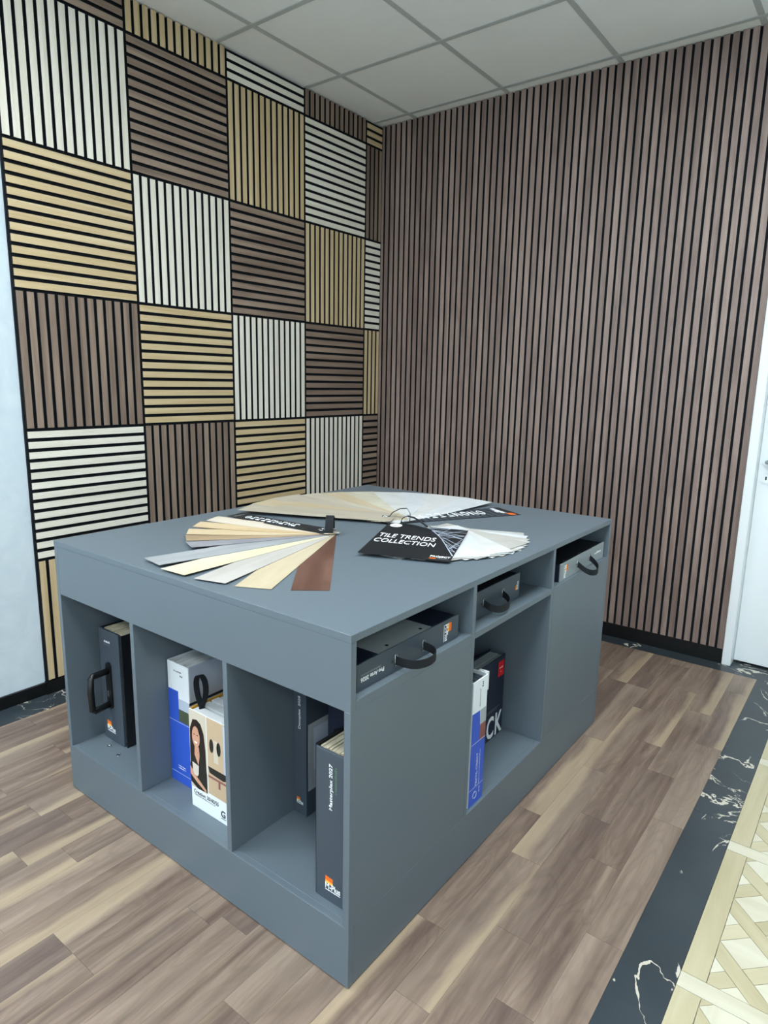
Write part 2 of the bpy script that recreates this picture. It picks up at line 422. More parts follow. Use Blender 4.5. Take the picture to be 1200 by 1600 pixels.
# ceiling: mineral tiles in a T-rail grid
ceil = tag(box('ceiling', -.3, RX+.2, RY, .3, H+.03, H+.12, M_['ceiling_tile']), kind='structure')
CB, CA, GX, GY = .2422, .0739, .597, .5855
xl = [-.021]+[CB+i*GX for i in range(11)]+[RX]; yl = [.02]+[-CA-j*GY for j in range(13)]
for i in range(len(xl)-1):
    for j in range(len(yl)-1):
        xa, xb, ya, yb = xl[i], xl[i+1], yl[j+1], yl[j]
        if any(xa < lx < xb and ya < ly < yb for lx, ly in LEDS): continue
        o = box('ceiling_tile', xa+.004, xb-.004, ya+.004, yb-.004, H+.002, H+.017, M_['ceiling_tile'], ceil); o.location -= ceil.location
for x in xl[1:-1]:
    o = box('ceiling_rail', x-.012, x+.012, yl[-1], .02, H-.001, H+.0015, M_['rail'], ceil); o.location -= ceil.location
for yy in yl[1:]:
    o = box('ceiling_rail', -.021, RX, yy-.012, yy+.012, H-.002, H+.001, M_['rail'], ceil); o.location -= ceil.location
for n_, (lx, ly) in enumerate(LEDS):
    t = tag(empty('ceiling_light', (lx, ly, H-.012)), 'unseen square white panel light set in the tiled ceiling above the room', 'ceiling light', 'panel lights in the ceiling grid')
    hx, hy = GX/2-.014, GY/2-.014
    for a in ((-hx, hx, -hy, -hy+.02), (-hx, hx, hy-.02, hy), (-hx, -hx+.02, -hy+.02, hy-.02), (hx-.02, hx, -hy+.02, hy-.02)):
        box('frame', *a, 0, .026, M_['white_paint'], t)
    box('diffuser', -hx+.02, hx-.02, -hy+.02, hy-.02, .004, .012, M_['led'], t)

# skirtings
tag(box('baseboard_back', -.009, BACKX, .0, .02, 0, .0735, M_['black_skirting']), kind='structure')
tag(box('baseboard_left', -.02, -.002, -2.235, -.001, 0, .0565, M_['black_skirting']), kind='structure')
tag(box('trim_1', -.0205, -.008, -6.9, -2.2365, 0, .052, M_['black_skirting']), kind='structure')

# door at the right end of the back wall
door = tag(empty('door_1', (2.19, 0, 0)), kind='structure')
def dbox(name, x0, x1, y0, y1, z0, z1, mat, bev=0): return box(name, x0-2.19, x1-2.19, y0, y1, z0, z1, mat, door, bev)
for (a, b_) in ((2.1735, 2.214), (3.136, 3.178)): dbox('door_frame', a, b_, -.012, .105, 0, 2.12, M_['white_paint'], .003)
dbox('door_frame', 2.1735, 3.178, -.012, .105, 2.12, 2.162, M_['white_paint'], .003)
dbox('door_leaf', 2.2145, 3.1355, .06, .10, .012, 2.1195, M_['white_paint'], .002)
dbox('threshold', 2.2145, 3.1355, .105, .2, -.009, 2.12, M_['felt'])
def disc(name, cx, cz, r, y0, y1, mat):
    return poly(name, ell(0, 0, r, r, 24), y1, mat, door, (cx-2.19, y0, cz), X, Z)
def knob(cz):
    disc('rosette', 2.252, cz, .024, .06, .008, M_['white_paint'])
knob(1.0); knob(.922)
poly('keyhole', rect(-.003, .003, -.008, .008), .001, M_['print_dark'], door, (2.252-2.19, .0515, .922), X, Z)
tube('lever', [(2.252-2.19, .055, 1.0), (2.252-2.19, .01, 1.0), (2.29-2.19, .0, 1.0), (2.39-2.19, .0, 1.0)], .009, M_['steel'], door)

# ------------------------------------------------------------------ slat panels on the left wall
D0, P, PV, ZT = .152, .52, .5291, 2.7031
SL_T = .012
def slat_mesh(length, width, mat):
    """slat with a veneered face (local +Z) on a black core"""
    me = box_mesh('slat', length, width, SL_T, mat)
    if len(me.materials) == 1:
        me.materials.append(M_['felt'])
        for p in me.polygons: p.material_index = 0 if p.normal.z > .5 else 1
    return me
VERT = axes(Z, -Y, X); HORI = axes(Y, Z, X)
ROWS = 'TABCDE'
PAT = {'T': ('walnut', 'oak', 'white', 'walnut', 'oak'), 'A': ('white', 'walnut', 'oak', 'white', 'walnut'),
       'B': ('oak', 'white', 'walnut', 'oak', 'white'), 'C': ('walnut', 'oak', 'white', 'walnut', 'oak'),
       'D': ('white', 'walnut', 'oak', 'white', 'walnut'), 'E': ('oak', 'white', 'walnut', 'oak', 'white')}
CN = {'white': 'cream white', 'oak': 'oak', 'walnut': 'dark walnut'}
RN = {'T': 'cut-off strip under the ceiling', 'A': 'top full row', 'B': 'second full row down', 'C': 'middle row',
      'D': 'fourth full row down', 'E': 'lowest row above skirting'}
CO = ['leftmost column', 'second column from left', 'third column from left', 'fourth column from left', 'narrow corner column']
for ri, rname in enumerate(ROWS):
    for c in range(5):
        ya = -D0-P*(4-c); yb = ya+P if c < 4 else .0112
        if rname == 'T': z1, z0 = H-.001, ZT
        else: z1 = ZT-PV*(ri-1); z0 = z1-PV
        vert = (ri+c) % 2 == 1
        kind = PAT[rname][c]; mat = M_[kind+'_slat']
        t = tag(empty('sound_absorber', (-.0205, (ya+yb)/2, z0)),
                f"{CN[kind]} panel with {'upright' if vert else 'level'} slats, {RN[rname]}, {CO[c]}", 'wall panel', 'checkered slat panels on the left wall')
        box('backing', 0, .009, -(yb-ya)/2+.0002, (yb-ya)/2-.0002, .0002, z1-z0-.0002, M_['felt'], t)
        w, h = yb-ya, z1-z0
        if vert:
            pit = P/13; L = h-.011 if rname != 'T' else h-.0065
            zc = h/2 if rname != 'T' else .0065+L/2-.001
            k = 0
            while True:
                yc = -w/2+pit*(k+.5)           # counted from the panel's left edge
                if yc-.0135 > w/2-.004: break
                wid = .027; hi_ = min(yc+.0132, w/2-(.0125 if c == 4 else .001)); lo_ = yc-.0132
                if hi_-lo_ > .006:
                    o = mesh_obj('slat', slat_mesh(L, hi_-lo_, mat), None, t, (.0145, (hi_+lo_)/2, zc)); o.rotation_euler = VERT
                k += 1
        else:
            pit = PV/13; L = w-(.018 if c == 4 else .011); k = 0
            while True:
                zc = pit*(k+.5)
                if rname == 'T': zc = pit*(k+.5)
                lo_, hi_ = zc-.0132, min(zc+.0132, h-.001)
                if lo_ > h-.004: break
                if hi_-lo_ > .006:
                    o = mesh_obj('slat', slat_mesh(L, hi_-lo_, mat), None, t, (.0145, -.0035 if c == 4 else 0, (lo_+hi_)/2)); o.rotation_euler = HORI
                k += 1

# slat cladding over the whole back wall
t = tag(empty('slat_cladding', (BACKX/2, .0205, .0745)), 'floor-to-ceiling brown walnut slat cladding covering the whole back wall', 'wall cladding')
box('backing', -BACKX/2-.0205, BACKX/2, -.009, 0, 0, H-.0745-.001, M_['felt'], t)
PITCHB = .0384; BV = axes(Z, -X, -Y); k = 0
while True:
    xb = BACKX-k*PITCHB; xa = xb-.0265
    if xb < .004: break
    xa = max(xa, .0025); L = H-.0745-.0012
    o = mesh_obj('slat', slat_mesh(L, round(xb-xa, 5), M_['brown_slat']), None, t, ((xa+xb)/2-BACKX/2, -.0145, L/2)); o.rotation_euler = BV
    k += 1

# ------------------------------------------------------------------ display island
DX0, DX1, DY0, DY1, DH, TH = .7025, 1.891, -2.494, -.971, .836, .017
cx, cy = (DX0+DX1)/2, (DY0+DY1)/2
desk = tag(empty('display_island', (cx, cy, 0)), 'anthracite grey display island with open bays, slots and a broad flat top', 'display unit')
def db(name, x0, x1, y0, y1, z0, z1, mat='desk', bev=.0008): return box(name, x0-cx, x1-cx, y0-cy, y1-cy, z0, z1, M_[mat], desk, bev)
ZB = .155
db('tabletop', DX0-.0006, DX1+.0006, DY0-.0006, DY1+.0006, DH-TH, DH)
# plinth boards
db('plinth_board', DX0, DX1, DY0, DY0+TH, .003, ZB); db('plinth_board', DX0, DX1, DY1-TH, DY1, .003, ZB)
db('plinth_board', DX0, DX0+TH, DY0+TH, DY1-TH, .003, ZB); db('plinth_board', DX1-TH, DX1, DY0+TH, DY1-TH, .003, ZB)
db('bottom_board', DX0+TH, DX1-TH, DY0+TH, DY1-TH, ZB-.018, ZB-.0002)
db('plinth_glide', DX0+.01, DX1-.01, DY0+.01, DY1-.01, 0, .003, 'black_case', 0)
# uprights of the three front bays
BAYB = -2.008
db('end_panel', DX0, DX0+TH, DY0, DY1, ZB, DH-TH)
db('divider', 1.0945, 1.1105, DY0, BAYB, ZB, .667); db('divider', 1.488, 1.504, DY0, BAYB, ZB, .667)
db('divider', 1.0945, 1.1105, DY0+TH, BAYB, .667, DH-TH)
db('front_panel', DX0+TH, DX1, DY0, DY0+TH, .667, DH-TH)
db('closed_panel', 1.873, DX1, DY0, -2.0075, ZB, .667); db('closed_panel', 1.873, DX1, DY0+TH, -2.0075, .667, .690)
db('closed_panel', 1.873, DX1, -1.4875, DY1-TH, ZB, .690)
db('end_panel', DX0+TH, DX1, DY1-TH, DY1, ZB, DH-TH)
# partitions and backs
for ya in (-2.0075, -1.504): db('partition', 1.40, DX1, ya, ya+.0165, ZB, DH-TH)
db('back_board', DX0+TH, 1.40, -2.0075, -1.9985, ZB, DH-TH)
db('back_board', 1.40, 1.408, -1.991, -1.504, ZB, DH-TH); db('back_board', 1.40, 1.408, -1.4875, DY1-TH, ZB, DH-TH)
db('back_board', 1.504, 1.512, DY0+TH, -2.0075, .690, DH-TH)
# slot shelf
db('shelf', 1.504, 1.873, DY0+TH, -2.0075, .672, .690); db('shelf', 1.408, DX1, -1.991, -1.504, .672, .690)
db('shelf', 1.408, 1.873, -1.4875, DY1-TH, .672, .690)
# little corner brackets under the top rail
for bx in (.738, 1.52):
    box('bracket', bx-cx, bx+.02-cx, DY0+TH-cy, DY0+TH+.014-cy, .668, .682, M_['steel'], desk, .002)
for by in (-2.05, -1.03):
    box('bracket', DX1-.05-cx, DX1-.03-cx, by-cy, by+.02-cy, .803, .819, M_['steel'], desk, .002)

# ------------------------------------------------------------------ logo used on the dark sample cases
def logo(par, o, right, upv, w):
    right = Vector(right).normalized(); upv = Vector(upv).normalized(); nrm = right.cross(upv)
    h = w*.95; o = Vector(o)
    for k, (mt, a) in enumerate((('print_yellow', 0), ('print_orange', .34))):
        poly('logo_flame', [(-w/2, h*(.02+a*.5)), (-w/2+w*.5, h*(-.02+a*.5)), (-w/2+w*.5, h*(.30+a*.3)), (-w/2, h*(.34+a*.3))], .0003+k*.0001, M_[mt], par, o, right, upv)
    text('logo_lettering', 'M-Plus', w, h*.36, M_['print_white'], par, o-upv*h*.12+nrm*.0004, right, upv, bold=.02)
    poly('logo_underline', rect(-w/2, w/2, -h*.40, -h*.36), .0004, M_['print_white'], par, o, right, upv)

def page_block(par, name, x0, x1, y0, y1, z0, z1, n, mat, ax='x'):
    """separate sheets standing side by side, uneven at their tops"""
    rnd = random.Random(n); st = ((x1-x0) if ax == 'x' else (y1-y0))/n
    for i in range(n):
        zt = z1-rnd.random()*.003; f = rnd.random()*.004
        if ax == 'x': box(name, x0+i*st+st*.12, x0+(i+1)*st-st*.12, y0+f, y1, z0, zt, mat, par)
        else: box(name, x0, x1-f, y0+i*st+st*.12, y0+(i+1)*st-st*.12, z0, zt, mat, par)

# ---- bay 1: dark binder with a plastic carrying handle
t = tag(empty('sample_binder', (.806, -2.25, ZB)), 'dark binder with rigid black carrying handle in the left bay', 'binder')
w0, w1, f0, hh = -.062, .052, -.145, .383
box('spine', w0, w1, f0, f0+.008, 0, hh, M_['dark_case'], t, .001)
box('cover', w0, w0+.004, f0+.008, .15, 0, hh, M_['black_case'], t)
box('cover', .060, .064, f0+.004, .15, 0, hh-.002, M_['black_case'], t)
box('base', w0+.004, .060, f0+.012, .148, 0, .004, M_['black_case'], t)
page_block(t, 'sample_card', w0+.008, .056, f0+.014, .145, .004, hh-.003, 14, M_['pages'])
hx, hz = -.010, .197
pl = ell(0, 0, .014, .014, 24); pl = [(x, y+(.066 if y > 0 else -.066)) for x, y in pl]
hp = poly('handle_plate', pl, .006, M_['black_plastic'], t, (hx, f0, hz), X, Z)
tube('handle', [(hx, f0-.004, hz+.052), (hx, f0-.056, hz+.050), (hx, f0-.064, hz+.044), (hx, f0-.066, hz), (hx, f0-.064, hz-.062), (hx, f0-.056, hz-.068), (hx, f0-.004, hz-.062)], .0105, M_['black_plastic'], t)
box('handle_clip', hx-.004, hx+.004, f0-.009, f0-.006, hz-.035, hz-.015, M_['steel'], t)
logo(t, (-.018, f0-.0002, .048), X, Z, .046)
scribble('title_print', .034, .007, 7, M_['print_white'], t, (-.014, f0-.0002, .345), X, Z, seed=3)
scribble('title_print', .034, .002, 9, M_['print_grey'], t, (-.014, f0-.0002, .335), X, Z, seed=4)
# small cable clips lying in front of that binder
for (px, py, ang) in ((.815, -2.425, .4), (.886, -2.43, 2.0)):
    c = tag(empty('metal_clip', (px, py, ZB)), 'tiny bright metal clip on the left bay floor' + (' nearer the divider' if px > .85 else ' under the binder logo'), 'clip', 'metal clips in the left bay')
    tube('wire', [(.008*math.cos(ang+a*.5), .008*math.sin(ang+a*.5), .0015) for a in range(8)], .0015, M_['steel'], c)
    box('tongue', -.004, .004, -.0012, .0012, .0005, .003, M_['steel'], c)

# ---- bay 2: blue and white sample book
t = tag(empty('sample_book', (1.163, -2.25, ZB)), 'tall white and blue sample book standing in the middle bay', 'book')
w0, w1, f0, hh = -.049, .049, -.145, .377
box('spine', w0, w1, f0, f0+.004, 0, hh, M_['white_cover'], t, .001)
box('cover', w0, w0+.004, f0+.004, .15, 0, hh, M_['white_cover'], t); box('cover', w1-.004, w1, f0+.004, .15, 0, hh, M_['sky_print'], t)
page_block(t, 'sample_page', w0+.006, w1-.006, f0+.006, .148, .002, hh-.004, 11, M_['white_pages'])
n_ = f0-.0001
poly('blue_print', [(w0, 0), (w1, 0), (w1, .200), (-.001, .200), (-.001, .292), (w0, .292)], .0002, M_['blue_cover'], t, (0, n_, 0), X, Z)
poly('photo_print', rect(-.001, w1, .238, .270), .0002, M_['sky_print'], t, (0, n_, 0), X, Z)
poly('photo_print', rect(-.001, w1, .200, .238), .0002, M_['plant_print'], t, (0, n_, 0), X, Z)
poly('cover_band', rect(-.145, .15, .262, .270), .0002, M_['navy'], t, (w1+.0001, 0, 0), Y, Z)
for zz in (.195, .03): poly('print_line', rect(w0, w1, zz, zz+.0012), .0003, M_['sky_print'], t, (0, n_-.0002, 0), X, Z)
scribble('title_print', .036, .004, 9, M_['print_dark'], t, (.000, n_, .353), X, Z, seed=8)
scribble('logo_print', .012, .006, 3, M_['print_dark'], t, (.016, n_, .343), X, Z, seed=9)
for q in (0, 1): scribble('small_print', .034, .003, 10, M_['print_white'], t, (.004, n_-.0002, .055-q*.007), X, Z, seed=11+q)

# ---- bay 2: photo-covered sample book with a ribbon loop
t = tag(empty('sample_book', (1.376, -2.29, ZB)), 'white sample book with portrait photo cover and black ribbon loop', 'book')
w0, w1, f0, hh = -.109, .111, -.147, .293
box('cover', w0, w1, f0, f0+.004, 0, hh, M_['white_cover'], t, .001); box('cover', w0, w1, .146, .15, 0, hh, M_['mustard'], t)
box('spine', w0, w0+.003, f0+.004, .146, 0, hh, M_['mustard'], t)
page_block(t, 'sample_page', w0+.006, w1-.004, f0+.006, .144, .002, hh-.004, 9, M_['white_pages'], 'y')
n_ = f0-.0001; pr = lambda nm, pts, mt, lay=0: poly(nm, pts, .0002, M_[mt], t, (0, n_-lay*.0002, 0), X, Z)
pr('photo_print', rect(w0, -.036, .062, hh), 'room_print'); pr('photo_print', rect(-.033, w1, .068, hh), 'beige_print')
hx = -.077
pr('hair_print', [(hx-.028, .075), (hx-.031, .16), (hx-.029, .235), (hx-.016, .266), (hx+.002, .270), (hx+.018, .262), (hx+.030, .238), (hx+.036, .19), (hx+.037, .13), (hx+.034, .08)], 'hair_print', 1)
pr('sweater_print', [(w0, .075), (w0, .130), (hx-.018, .165), (hx+.012, .168), (hx+.034, .150), (hx+.039, .12), (hx+.039, .065), (w0+.03, .062)], 'cloth_print', 2)
pr('neck_print', [(hx-.010, .19), (hx+.008, .19), (hx+.010, .165), (hx+.004, .135), (hx-.012, .163)], 'skin_print', 3)
pr('face_print', ell(hx-.003, .218, .0165, .031, 22), 'skin_print', 4)
pr('hair_print', [(hx-.020, .215), (hx-.018, .242), (hx-.004, .251), (hx+.006, .245), (hx+.014, .225), (hx+.019, .24), (hx+.008, .262), (hx-.014, .260), (hx-.023, .245)], 'hair_print', 5)
pr('mouth_print', [(hx-.010, .204), (hx+.003, .204), (hx, .199), (hx-.006, .199)], 'print_white', 5)
for ex in (-.010, .003): pr('eye_print', ell(hx+ex, .224, .003, .0014, 8), 'hair_print', 5)
pr('cup_print', [(hx-.022, .138), (hx+.006, .134), (hx+.004, .108), (hx-.002, .100), (hx-.015, .102), (hx-.020, .112)], 'cup_print', 6)
pr('hand_print', [(w0, .122), (hx-.020, .112), (hx-.006, .098), (hx+.036, .072), (hx+.034, .064), (hx-.006, .082), (w0, .098)], 'skin_print', 5)
for ex in (-.015, .015): pr('mirror_print', ell(ex, .215, .0085, .020, 18), 'cloth_print', 1)
pr('panel_print', rect(-.006, .012, .17, .235), 'room_print', 1)
pr('sofa_print', [(-.032, .150), (.05, .150), (.05, .135), (.03, .128), (-.026, .132)], 'cloth_print', 1)
pr('table_print', rect(-.032, .08, .118, .124), 'brick_print', 1); pr('table_print', rect(.010, .018, .098, .118), 'brick_print', 1)
pr('wall_print', rect(.034, w1, .150, .290), 'sky_print', 1)
text('title_lettering', 'Creation 30/40/55', .106, .0115, M_['print_dark'], t, (-.045, n_-.0002, .050), X, Z)
scribble('small_print', .09, .003, 22, M_['print_grey'], t, (-.05, n_-.0002, .040), X, Z, seed=21)
text('logo_lettering', 'G', .018, .020, M_['print_dark'], t, (.026, n_-.0002, .029), X, Z, bold=.02)
poly('logo_underline', rect(.017, .037, .014, .0155), .0003, M_['print_dark'], t, (0, n_-.0001, 0), X, Z)
lp = []
for i in range(15):
    a = -math.pi/2+math.radians(22)+(2*math.pi-math.radians(44))*i/14
    lp.append((-.088+.026*math.cos(a)*(.55+.45*max(0, (math.sin(a)+1)/2)), f0+.028, .342+.043*math.sin(a)))
lp = [(-.090, f0+.028, .285)]+lp+[(-.084, f0+.028, .285)]
sweep('ribbon_loop', lp, .016, .0015, (.25, 1, 0), M_['webbing'], t)

# ---- bay 3: slim case at the back left, navy case behind, large case at the front right
t = tag(empty('sample_binder', (1.53, -2.15, ZB)), 'slim dark grey case at the back of the right bay against the divider', 'binder')
box('spine', -.0255, .022, -.126, -.120, 0, .502, M_['dark_case'], t, .001)
box('spine_ridge', .0222, .0252, -.127, .13, 0, .502, M_['dark_case'], t)
box('body', -.0245, .0222, -.119, .13, .001, .500, M_['black_case'], t)
poly('cover_photo', rect(-.120, .0, .075, .272), .0004, M_['grey_pages'], t, (.0253, 0, 0), Y, Z)
poly('cover_photo', rect(-.098, -.01, .13, .255), .0004, M_['sky_print'], t, (.0256, 0, 0), Y, Z)
text('title_lettering', 'Decoplex  2028', .094, .011, M_['print_white'], t, (.000, -.1263, .303), Z, -X)
logo(t, (.000, -.1263, .04), X, Z, .024)
t = tag(empty('sample_binder', (1.715, -2.09, ZB)), 'navy blue case with black ring handle deep in the right bay', 'binder')
box('body', -.146, .150, -.118, .075, 0, .488, M_['navy'], t, .002)
tube('ring_handle', arc((-.116, -.120, .225), (-.070, -.120, .225), (0, -.012, .030), 12), .006, M_['black_plastic'], t)
box('handle_plate', -.120, -.064, -.122, -.118, .185, .228, M_['black_plastic'], t, .001)
t = tag(empty('sample_binder', (1.815, -2.34, ZB)), 'large dark grey case at the front right of the right bay', 'binder')
w0, w1, f0, hh = -.053, .055, -.119, .378
box('spine', w0, w1, f0, f0+.006, 0, hh, M_['dark_case'], t, .001)
box('cover', w0-.003, w0+.001, f0+.002, .118, 0, hh+.004, M_['black_case'], t); box('cover', w1-.004, w1, f0+.006, .118, 0, hh, M_['black_case'], t)
page_block(t, 'sample_card', w0+.003, w1-.005, f0+.009, .116, .002, hh-.001, 12, M_['pages'])
text('title_lettering', 'Masterplex 2027', .112, .0125, M_['print_white'], t, (-.007, f0-.0002, .293), Z, -X, bold=.01)
scribble('subtitle_print', .066, .006, 12, M_['print_green'], t, (.006, f0-.0002, .315), Z, -X, seed=31)
logo(t, (-.001, f0-.0002, .045), X, Z, .045)

# ---- slot cases lying flat behind the right-hand face
def strap(t, ya, yb, z, out, drop, w=.020):
    x = .0
    for yy in (ya, yb):
        tube('eyelet', [(x+.0012, yy+.0035*a, z+b*.013) for a, b in ((-1, -1), (1, -1), (1, 1), (-1, 1))], .0012, M_['steel'], t, True, 6)
    pts = arc((x-.002, ya, z), (x-.002, yb, z), (out, 0, drop), 16, .6)
    sweep('strap_handle', pts, w, .002, Z, M_['webbing'], t)
    box('rivet', -.001, .0015, ya-.016, ya-.012, z-.002, z+.002, M_['steel'], t)
def case(label, loc, w, d, h, mat, rotz=0):
    t = tag(empty('sample_case', loc), label, 'sample case'); t.rotation_euler = (0, 0, rotz)
    box('front_board', -.005, 0, -w/2, w/2, 0, h, M_[mat], t, .0008)
    box('bottom_board', -d, -.005, -w/2+.001, w/2-.001, 0, .003, M_['black_case'], t)
    box('back_board', -d-.004, -d, -w/2, w/2, 0, h-.002, M_['black_case'], t)
    box('side_board', -d, -.005, -w/2+.001, -w/2+.004, .003, h-.004, M_['navy'], t); box('side_board', -d, -.005, w/2-.004, w/2-.001, .003, h-.004, M_['navy'], t)
    return t
t = case('dark case with loop strap in the near slot, white sample sheet on top', (1.872, -2.25, .690), .405, .30, .062, 'dark_case')
box('lid', -.30, -.0055, -.198, .198, .052, .0575, M_['navy'], t)
box('sample_sheet', -.26, -.0065, -.118, .090, .0577, .0595, M_['grey_pages'], t)
for yy in (-.072, .061): poly('punched_hole', ell(0, 0, .0045, .0045, 14), .0004, M_['print_dark'], t, (-.022, yy, .0596), X, Y)
box('rivet', -.022, -.018, .170, .174, .0576, .059, M_['steel'], t)
strap(t, -.067, .043, .029, .060, -.004)
logo(t, (.0002, .150, .030), -Z, Y, .044)
text('title_lettering', 'Pro Arte 2026', .080, .010, M_['print_white'], t, (.0002, -.150, .024), -Y, -Z, bold=.01)
scribble('subtitle_print', .070, .004, 16, M_['print_grey'], t, (.0002, -.156, .034), -Y, -Z, seed=41)
t = case('dark case with drooping loop strap, pushed back in the middle slot', (1.847, -1.815, .690), .335, .30, .080, 'dark_case')
box('lid', -.30, -.0055, -.165, .165, .062, .070, M_['black_case'], t)
for yy in (-.085, .055): poly('rivet', ell(0, 0, .004, .004, 12), .001, M_['steel'], t, (-.015, yy, .0701), X, Y)
strap(t, -.056, .056, .041, .042, -.020)
logo(t, (.0002, .148, .042), Z, -Y, .026)
t = case('light grey case with black loop strap in the far slot', (1.882, -1.213, .690), .420, .30, .062, 'grey_case', .012)
box('lid', -.30, -.0055, -.205, .205, .050, .057, M_['black_case'], t)
for yy in (-.14, .0, .14): poly('rivet', ell(0, 0, .004, .004, 12), .001, M_['steel'], t, (-.018, yy, .0571), X, Y)
strap(t, -.057, .060, .033, .050, -.034)
logo(t, (.0002, -.165, .030), -Z, Y, .044)
scribble('title_print', .07, .008, 9, M_['print_white'], t, (.0002, .145, .036), Y, Z, seed=51)
tube('cable', [(-.22+.02*math.sin(i), -.13+.02*i, .0625+.004*math.sin(i*1.3)) for i in range(12)], .005, M_['black_plastic'], t)

# ---- open bay on the right-hand side: blue spine book and navy book
t = tag(empty('sample_book', (1.76, -1.928, ZB)), 'tall blue and white spine book at the near side of the open bay', 'book')
w0, w1, fx, hh = -.0395, .0395, .122, .380
box('spine', fx-.004, fx, w0, w1, 0, hh, M_['white_cover'], t, .001)
box('cover', -.12, fx-.004, w0, w0+.003, 0, hh, M_['white_cover'], t); box('cover', -.12, fx-.004, w1-.003, w1, 0, hh+.002, M_['white_cover'], t)
page_block(t, 'sample_page', -.118, fx-.008, w0+.006, w1-.005, .002, hh-.006, 6, M_['dark_case'], 'y')
f_ = fx+.0001
poly('blue_print', [(w0, 0), (w1, 0), (w1, .190), (.008, .190), (.003, .285), (w0, .287)], .0002, M_['blue_cover'], t, (f_, 0, 0), Y, Z)
poly('photo_print', rect(.006, w1, .190, .240), .0002, M_['brick_print'], t, (f_, 0, 0), Y, Z); poly('photo_print', rect(.005, w1, .240, .285), .0002, M_['grey_pages'], t, (f_, 0, 0), Y, Z)
for zz in (.192, .052): poly('print_line', rect(w0, w1, zz, zz+.0012), .0003, M_['sky_print'], t, (f_+.0002, 0, 0), Y, Z)
text('title_lettering', 'TEXTIL OBJEKT', .105, .012, M_['sky_print'], t, (f_+.0002, .000, .105), Z, -Y)
scribble('small_print', .11, .003, 26, M_['sky_print'], t, (f_+.0002, .014, .108), Z, -Y, seed=61)
tube('round_emblem', [(f_+.0004, -.006+.010*math.cos(a*math.pi/8), .028+.010*math.sin(a*math.pi/8)) for a in range(16)], .0009, M_['sky_print'], t, True, 5)
scribble('small_print', .02, .005, 4, M_['sky_print'], t, (f_+.0002, .018, .036), Z, -Y, seed=62)
scribble('title_print', .055, .004, 12, M_['print_grey'], t, (f_, .000, .325), Z, -Y, seed=63); scribble('logo_print', .018, .006, 3, M_['print_dark'], t, (f_, .012, .362), Z, -Y, seed=64)
box('page_tab', fx-.03, fx-.002, w1+.0002, w1+.010, hh-.05, hh+.004, M_['white_pages'], t)
t = tag(empty('sample_book', (1.722, -1.655, ZB)), 'dark navy book with large white letters and red label in the open bay', 'book')
box('cover', .027, .030, -.135, .135, 0, .284, M_['navy'], t, .0006); box('cover', -.030, -.027, -.135, .135, 0, .284, M_['navy'], t, .0006)
box('spine', -.027, .027, -.135, -.132, 0, .284, M_['navy'], t)
page_block(t, 'page', -.026, .026, -.131, .128, .004, .279, 10, M_['grey_pages'])
f_ = .0301
for i, s in enumerate('CK'): text('cover_lettering', s, .049, .080, M_['print_white'], t, (f_, .050+i*.060, .044), Y, Z, bold=.02)
poly('red_label', rect(.088, .128, .212, .266), .0003, M_['print_red'], t, (f_, 0, 0), Y, Z)
scribble('label_print', .026, .006, 6, M_['print_white'], t, (f_+.0003, .108, .244), Y, Z, seed=71); scribble('label_print', .006, .006, 1, M_['print_white'], t, (f_+.0003, .108, .23), Y, Z, seed=72)
for q in (0, 1): poly('print_line', rect(.02, .09+q*.02, .100+q*.006, .1015+q*.006), .0003, M_['print_grey'], t, (f_, 0, 0), Y, Z)
t = tag(empty('sample_box', (1.572, -1.89, ZB)), 'small grey box at the back of the open bay', 'box')
box('body', -.06, .06, -.095, .02, 0, .30, M_['dark_case'], t, .001); box('lid', -.061, .061, -.096, .021, .30, .318, M_['grey_case'], t, .001)

# ------------------------------------------------------------------ fan decks on the top
ST = .0009
def sheet(name, par, ang, length, wid, z, mat, root=.03, curl=0, pivot=0, nseg=6):
    """one strip of a fan deck: grain along local X, pivots near its root"""
    bm = bmesh.new(); rows = []
    for i in range(nseg+1):
        x = -root+(length+root)*i/nseg; q = max(0, i/nseg-.3)/.7
        rows.append([bm.verts.new((x, sy*wid/2, sz*ST+curl*q*q)) for sy, sz in ((-1, 0), (1, 0), (1, 1), (-1, 1))])
    for i in range(nseg):
        A, B = rows[i], rows[i+1]
        for k in range(4): bm.faces.new((A[k], A[(k+1) % 4], B[(k+1) % 4], B[k]))
    bm.faces.new(rows[0]); bm.faces.new(rows[-1])
    bmesh.ops.recalc_face_normals(bm, faces=bm.faces[:])
    me = bpy.data.meshes.new(name); bm.to_mesh(me); bm.free()
    o = mesh_obj(name, me, mat, par, (0, 0, z)); o.rotation_euler = (0, 0, math.radians(ang)); return o
def dim(c, f): return tuple(x*f for x in c)
def decor(nm, d, m_, l, **k):
    d, m_, l = dim(d, .87), dim(m_, .87), dim(l, .87)
    return wood('decor_'+nm, d, m_, l, tone=.3, rough=.5, along=3, across=18, **k)
